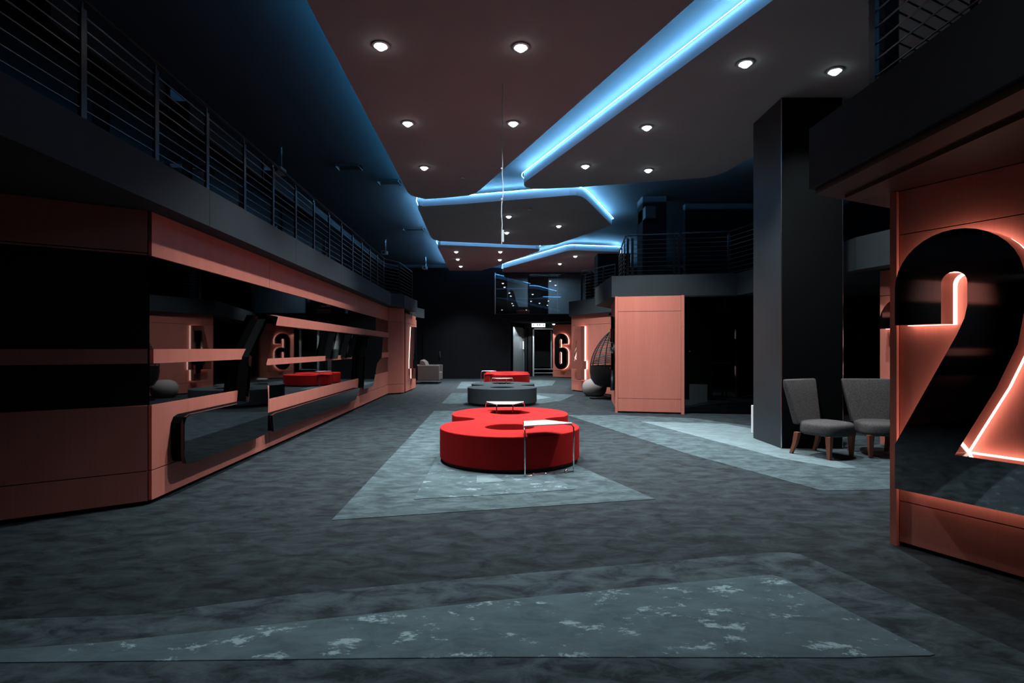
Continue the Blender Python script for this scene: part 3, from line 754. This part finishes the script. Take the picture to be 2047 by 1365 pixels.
def ottoman(x, y, mat, label):
    t = thing('ottoman', (x, y, 0), label, 'ottoman', 'figure-eight ottomans down the middle of the hall')
    out = eight()
    hole = lambda cx, cy, r=.31: [(cx+r*math.cos(2*math.pi*k/28), cy+r*.9*math.sin(2*math.pi*k/28)) for k in range(28)]
    H2 = [hole(.0, .80), hole(0, 2.36)]
    s = obj('seat', PR(out, .05, .42, H2), mat, t, local=True, smooth=True, bevel=.018)
    base = [((a)*.965, 1.56+(b_-1.56)*.975) for a, b_ in out]
    obj('plinth', PR(base, 0.0, .05, [hole(.0, .80, .33), hole(0, 2.36, .33)]), M['plinth'], t, local=True)
    return t
ottoman(-.03, 6.08, M['red'], 'nearest red figure-eight ottoman')
ottoman(-.25, 13.05, M['gray_wool'], 'dark slate grey figure-eight ottoman between the two red ones')
ottoman(-.2, 20.2, M['red'], 'farthest red figure-eight ottoman before the dark back wall')
bpy.data.objects['ottoman']['label'] = 'nearest red figure-eight ottoman with two round wells, largest in view'

# ---------------------------------------------------------------- side tables
def side_table(loc, rz, label, floor_legs, zt=.555):
    """local: long edge at y=0 from x=-.31 to .31, short edge at y=.34"""
    t = thing('side_table', (loc[0], loc[1], 0), label, 'table', 'small chrome wire tables on the ottomans', rz=rz)
    top = [(-.30, .0), (.30, .0), (.145, .35), (-.145, .35)]
    obj('table_top', PR(top, zt-.014, zt), M['white'], t, local=True, bevel=.004)
    r = .008
    if floor_legs:
        for s in (-1, 1):
            x = s*.30
            obj('leg', T([(s*.15, .35, zt-.022), (s*.27, .06, zt-.022), (x*.99, .0, zt-.025), (x, -.03, zt-.045), (x, -.035, zt-.09), (x, -.035, .012)], r, 8), M['chrome'], t, local=True, smooth=True)
        fr_ = obj('foot_rail', T([(-.30, -.035, .012), (.30, -.035, .012)], r, 8), M['chrome'], t, local=True, smooth=True)
        for x in (-.20, .20):
            bm = bmesh.new(); bmesh.ops.create_icosphere(bm, subdivisions=2, radius=.02, matrix=Matrix.Translation((x, -.035, .022)))
            obj('castor', bm, M['chrome'], fr_, local=True, smooth='all')
        for x in (-.05, .06):
            bm = bmesh.new(); bmesh.ops.create_icosphere(bm, subdivisions=2, radius=.012, matrix=Matrix.Translation((x, -.035, .014)))
            obj('castor', bm, M['chrome'], fr_, local=True, smooth='all')
    else:
        for s in (-1, 1):
            obj('leg', T([(s*.12, .35, zt-.022), (s*.125, .375, zt-.03), (s*.125, .385, zt-.06), (s*.125, .385, .012)], r, 8), M['chrome'], t, local=True, smooth=True)
            obj('leg', T([(s*.27, .0, zt-.022), (s*.30, -.02, zt-.03), (s*.31, -.03, zt-.06), (s*.31, -.03, .432)], r*.8, 8), M['chrome'], t, local=True, smooth=True)
        obj('foot_rail', T([(-.125, .385, .012), (.125, .385, .012)], r, 8), M['chrome'], t, local=True, smooth=True)
    return t
side_table((.405, 6.125), math.atan2(.235, .57), 'white-topped chrome wire table standing over the front edge of the nearest red ottoman', True)
side_table((-.11, 8.74), math.pi, 'white-topped chrome wire table over the rear well of the nearest red ottoman', False)
side_table((-.28, 15.72), math.pi, 'white-topped chrome wire table over the rear well of the slate ottoman', False)
side_table((-.96, 20.54), -.96, 'white-topped chrome wire table at the left front of the farthest red ottoman', True)

# ---------------------------------------------------------------- slipper chairs
def cushion(bm, sec):
    """sections: list of (list of points) lofted and capped"""
    rings = [[bm.verts.new(p) for p in s] for s in sec]
    n = len(rings[0])
    for A_, B_ in zip(rings, rings[1:]):
        for k in range(n): bm.faces.new([A_[k], A_[(k+1) % n], B_[(k+1) % n], B_[k]])
    bm.faces.new(rings[0]); bm.faces.new(rings[-1])
def slipper_chair(loc, rz, label):
    t = thing('slipper_chair', (loc[0], loc[1], 0), label, 'chair', 'slipper chairs beside the black column', rz=rz)
    # seat: D-shaped outline with a rounded front
    out = [(-.26, .26), (-.29, .0), (-.285, -.17), (-.24, -.26), (-.13, -.305), (0, -.315), (.13, -.305), (.24, -.26), (.285, -.17), (.29, .0), (.26, .26)]
    def ring(k, z): return [(x*k, y*k, z) for x, y in out]
    bm = bmesh.new(); cushion(bm, [ring(.95, .285), ring(1.0, .30), ring(1.01, .38), ring(1.0, .425), ring(.93, .452), ring(.6, .465)])
    obj('seat', bm, M['velvet'], t, local=True, smooth='all', subsurf=1)
    # backrest: flares upwards, leans back
    secs = []
    for i in range(7):
        f = i/6; z = .40+.585*f; y = .20+.13*f; hw = .235+.085*f; th = .085-.02*f
        if i == 6: th *= .6
        cr = .03
        secs.append([(-hw, y-th*.1+.0, z), (-hw*.6, y-th*.5+cr, z), (0, y-th*.5+cr*1.3, z), (hw*.6, y-th*.5+cr, z), (hw, y-th*.1, z), (hw, y+th*.9, z), (hw*.5, y+th*1.1+cr, z), (-hw*.5, y+th*1.1+cr, z), (-hw, y+th*.9, z)])
    bm = bmesh.new(); cushion(bm, secs)
    obj('backrest', bm, M['velvet'], t, local=True, smooth=True, bevel=.018)
    for sx in (-1, 1):
        for sy in (-1, 1):
            bm = bmesh.new()
            x, y = sx*.225, sy*.215
            if sy < 0: P_ = [(x, y, .30, .034), (x, y, .15, .027), (x, y, .0, .019)]
            else: P_ = [(x, y, .30, .032), (x+sx*.005, y+.03, .15, .026), (x+sx*.012, y+.085, 0, .019)]
            cushion(bm, [[(a-r, b_-r, z), (a+r, b_-r, z), (a+r, b_+r, z), (a-r, b_+r, z)] for a, b_, z, r in P_])
            obj('leg', bm, M['wood_leg'], t, local=True, bevel=.003)
    return t
slipper_chair((4.05, 7.14), math.radians(27), 'taupe slipper chair with wooden legs right in front of the black column')
slipper_chair((4.80, 7.18), math.radians(-6), 'second taupe slipper chair, partly hidden by the right foreground panel')

# ---------------------------------------------------------------- far armchair
ac = thing('armchair', (-3.2, 21.9, 0), 'grey box armchair with loose cushion standing before the dark back wall', 'armchair')
obj('armrest', B(-3.75, -2.83, 21.4, 21.55, .15, .735), M['sofa'], ac, bevel=.02)
obj('armrest', B(-3.75, -2.83, 22.35, 22.5, .15, .735), M['sofa'], ac, bevel=.02)
obj('backrest', B(-3.85, -3.65, 21.4, 22.5, .15, .74), M['sofa'], ac, bevel=.02)
obj('seat', B(-3.64, -2.83, 21.56, 22.34, .16, .46), M['sofa'], ac, bevel=.03)
bm = bmesh.new()
cushion(bm, [[(-3.6+a, y, .47+z*(1-abs(y-21.9)*.2)) for a, z in ((.0,0),(.28,.0),(.27,.2),(.2,.42),(.1,.50),(.0,.48),(-.03,.25))] for y in (21.52, 21.56, 21.75, 22.0, 22.2, 22.3)])
obj('back_cushion', bm, M['sofa'], ac, smooth=True, bevel=.03)
for y in (21.46, 22.44):
    obj('sled_leg', T([(-3.7, y, .15), (-3.7, y, .012), (-2.87, y, .012), (-2.87, y, .15)], .012, 6), M['steel'], ac)

# ---------------------------------------------------------------- hanging egg chair
EX, EY = 2.76, 15.3
eg = thing('hanging_chair', (EX, EY, 0), 'black wicker hanging egg chair in front of the kiosk with the digit 4', 'chair')
def er(z):                                        # egg profile
    pr = [(.33, .30), (.40, .46), (.55, .565), (.75, .595), (.95, .585), (1.15, .54), (1.35, .455), (1.55, .335), (1.72, .20), (1.83, .085), (1.87, .02)]
    for (za, ra), (zb, rb) in zip(pr, pr[1:]):
        if za <= z <= zb: f = (z-za)/(zb-za); return ra+(rb-ra)*f
    return .02
bm = bmesh.new(); lathe(bm, [(.001, .33), (.30, .335), (.46, .40), (.565, .55), (.595, .75), (.588, .92), (.56, .92), (.565, .75), (.54, .56), (.42, .43), (.001, .38)], 32, EX, EY)
obj('basket', bm, M['wicker'], eg, smooth=True)
bm = bmesh.new(); lathe(bm, [(.001, .62), (.42, .62), (.54, .66), (.545, .74), (.47, .80), (.001, .81)], 28, EX, EY)
obj('cushion', bm, M['wicker'], eg, smooth=True)
open0 = math.radians(-20)                         # opening faces the viewer's right
aa = [open0+math.radians(55)+math.radians(250)*k/6 for k in range(7)]
for a in aa:
    obj('rib', T([(EX+er(z)*math.cos(a), EY+er(z)*math.sin(a), z) for z in [.9+.97*i/14 for i in range(15)]], .015, 6), M['wicker'], eg)
for i in range(19):
    z = .97+i*.046
    obj('strand', T([(EX+er(z)*math.cos(a), EY+er(z)*math.sin(a), z+.003*math.sin(a*9+i)) for a in [aa[0]+(aa[-1]-aa[0])*q/30 for q in range(31)]], .0105, 5), M['wicker'], eg)
obj('chain', T([(EX, EY, 1.86), (EX, EY, 2.34)], .007, 6), M['dark_steel'], eg)
obj('stand_pole', T([(EX-.08, EY, 2.34), (EX, EY, 2.36), (EX+.3, EY+.05, 2.34), (EX+.52, EY+.1, 2.1), (EX+.62, EY+.1, 1.5), (EX+.62, EY+.1, .8), (EX+.50, EY+.1, .03)], .028, 10), M['skin_black'], eg, smooth=True)
obj('stand_foot', T([(EX-.62, EY-.15, .045), (EX-.55, EY-.17, .03), (EX+.6, EY-.1, .03)], .028, 10), M['skin_black'], eg, smooth=True)
obj('stand_foot', T([(EX+.0, EY-.55, .03), (EX+.5, EY+.1, .03), (EX+.1, EY+.65, .03)], .028, 10), M['skin_black'], eg, smooth=True)
pf = thing('pouf', (2.42, 16.15, 0), 'round warm grey pouf on the carpet under the hanging chair', 'pouf')
bm = bmesh.new(); lathe(bm, [(.001, 0), (.20, .0), (.27, .03), (.335, .12), (.36, .24), (.34, .36), (.27, .45), (.15, .50), (.001, .51)], 32)
obj('cover', bm, M['pouf'], pf, local=True, smooth='all')
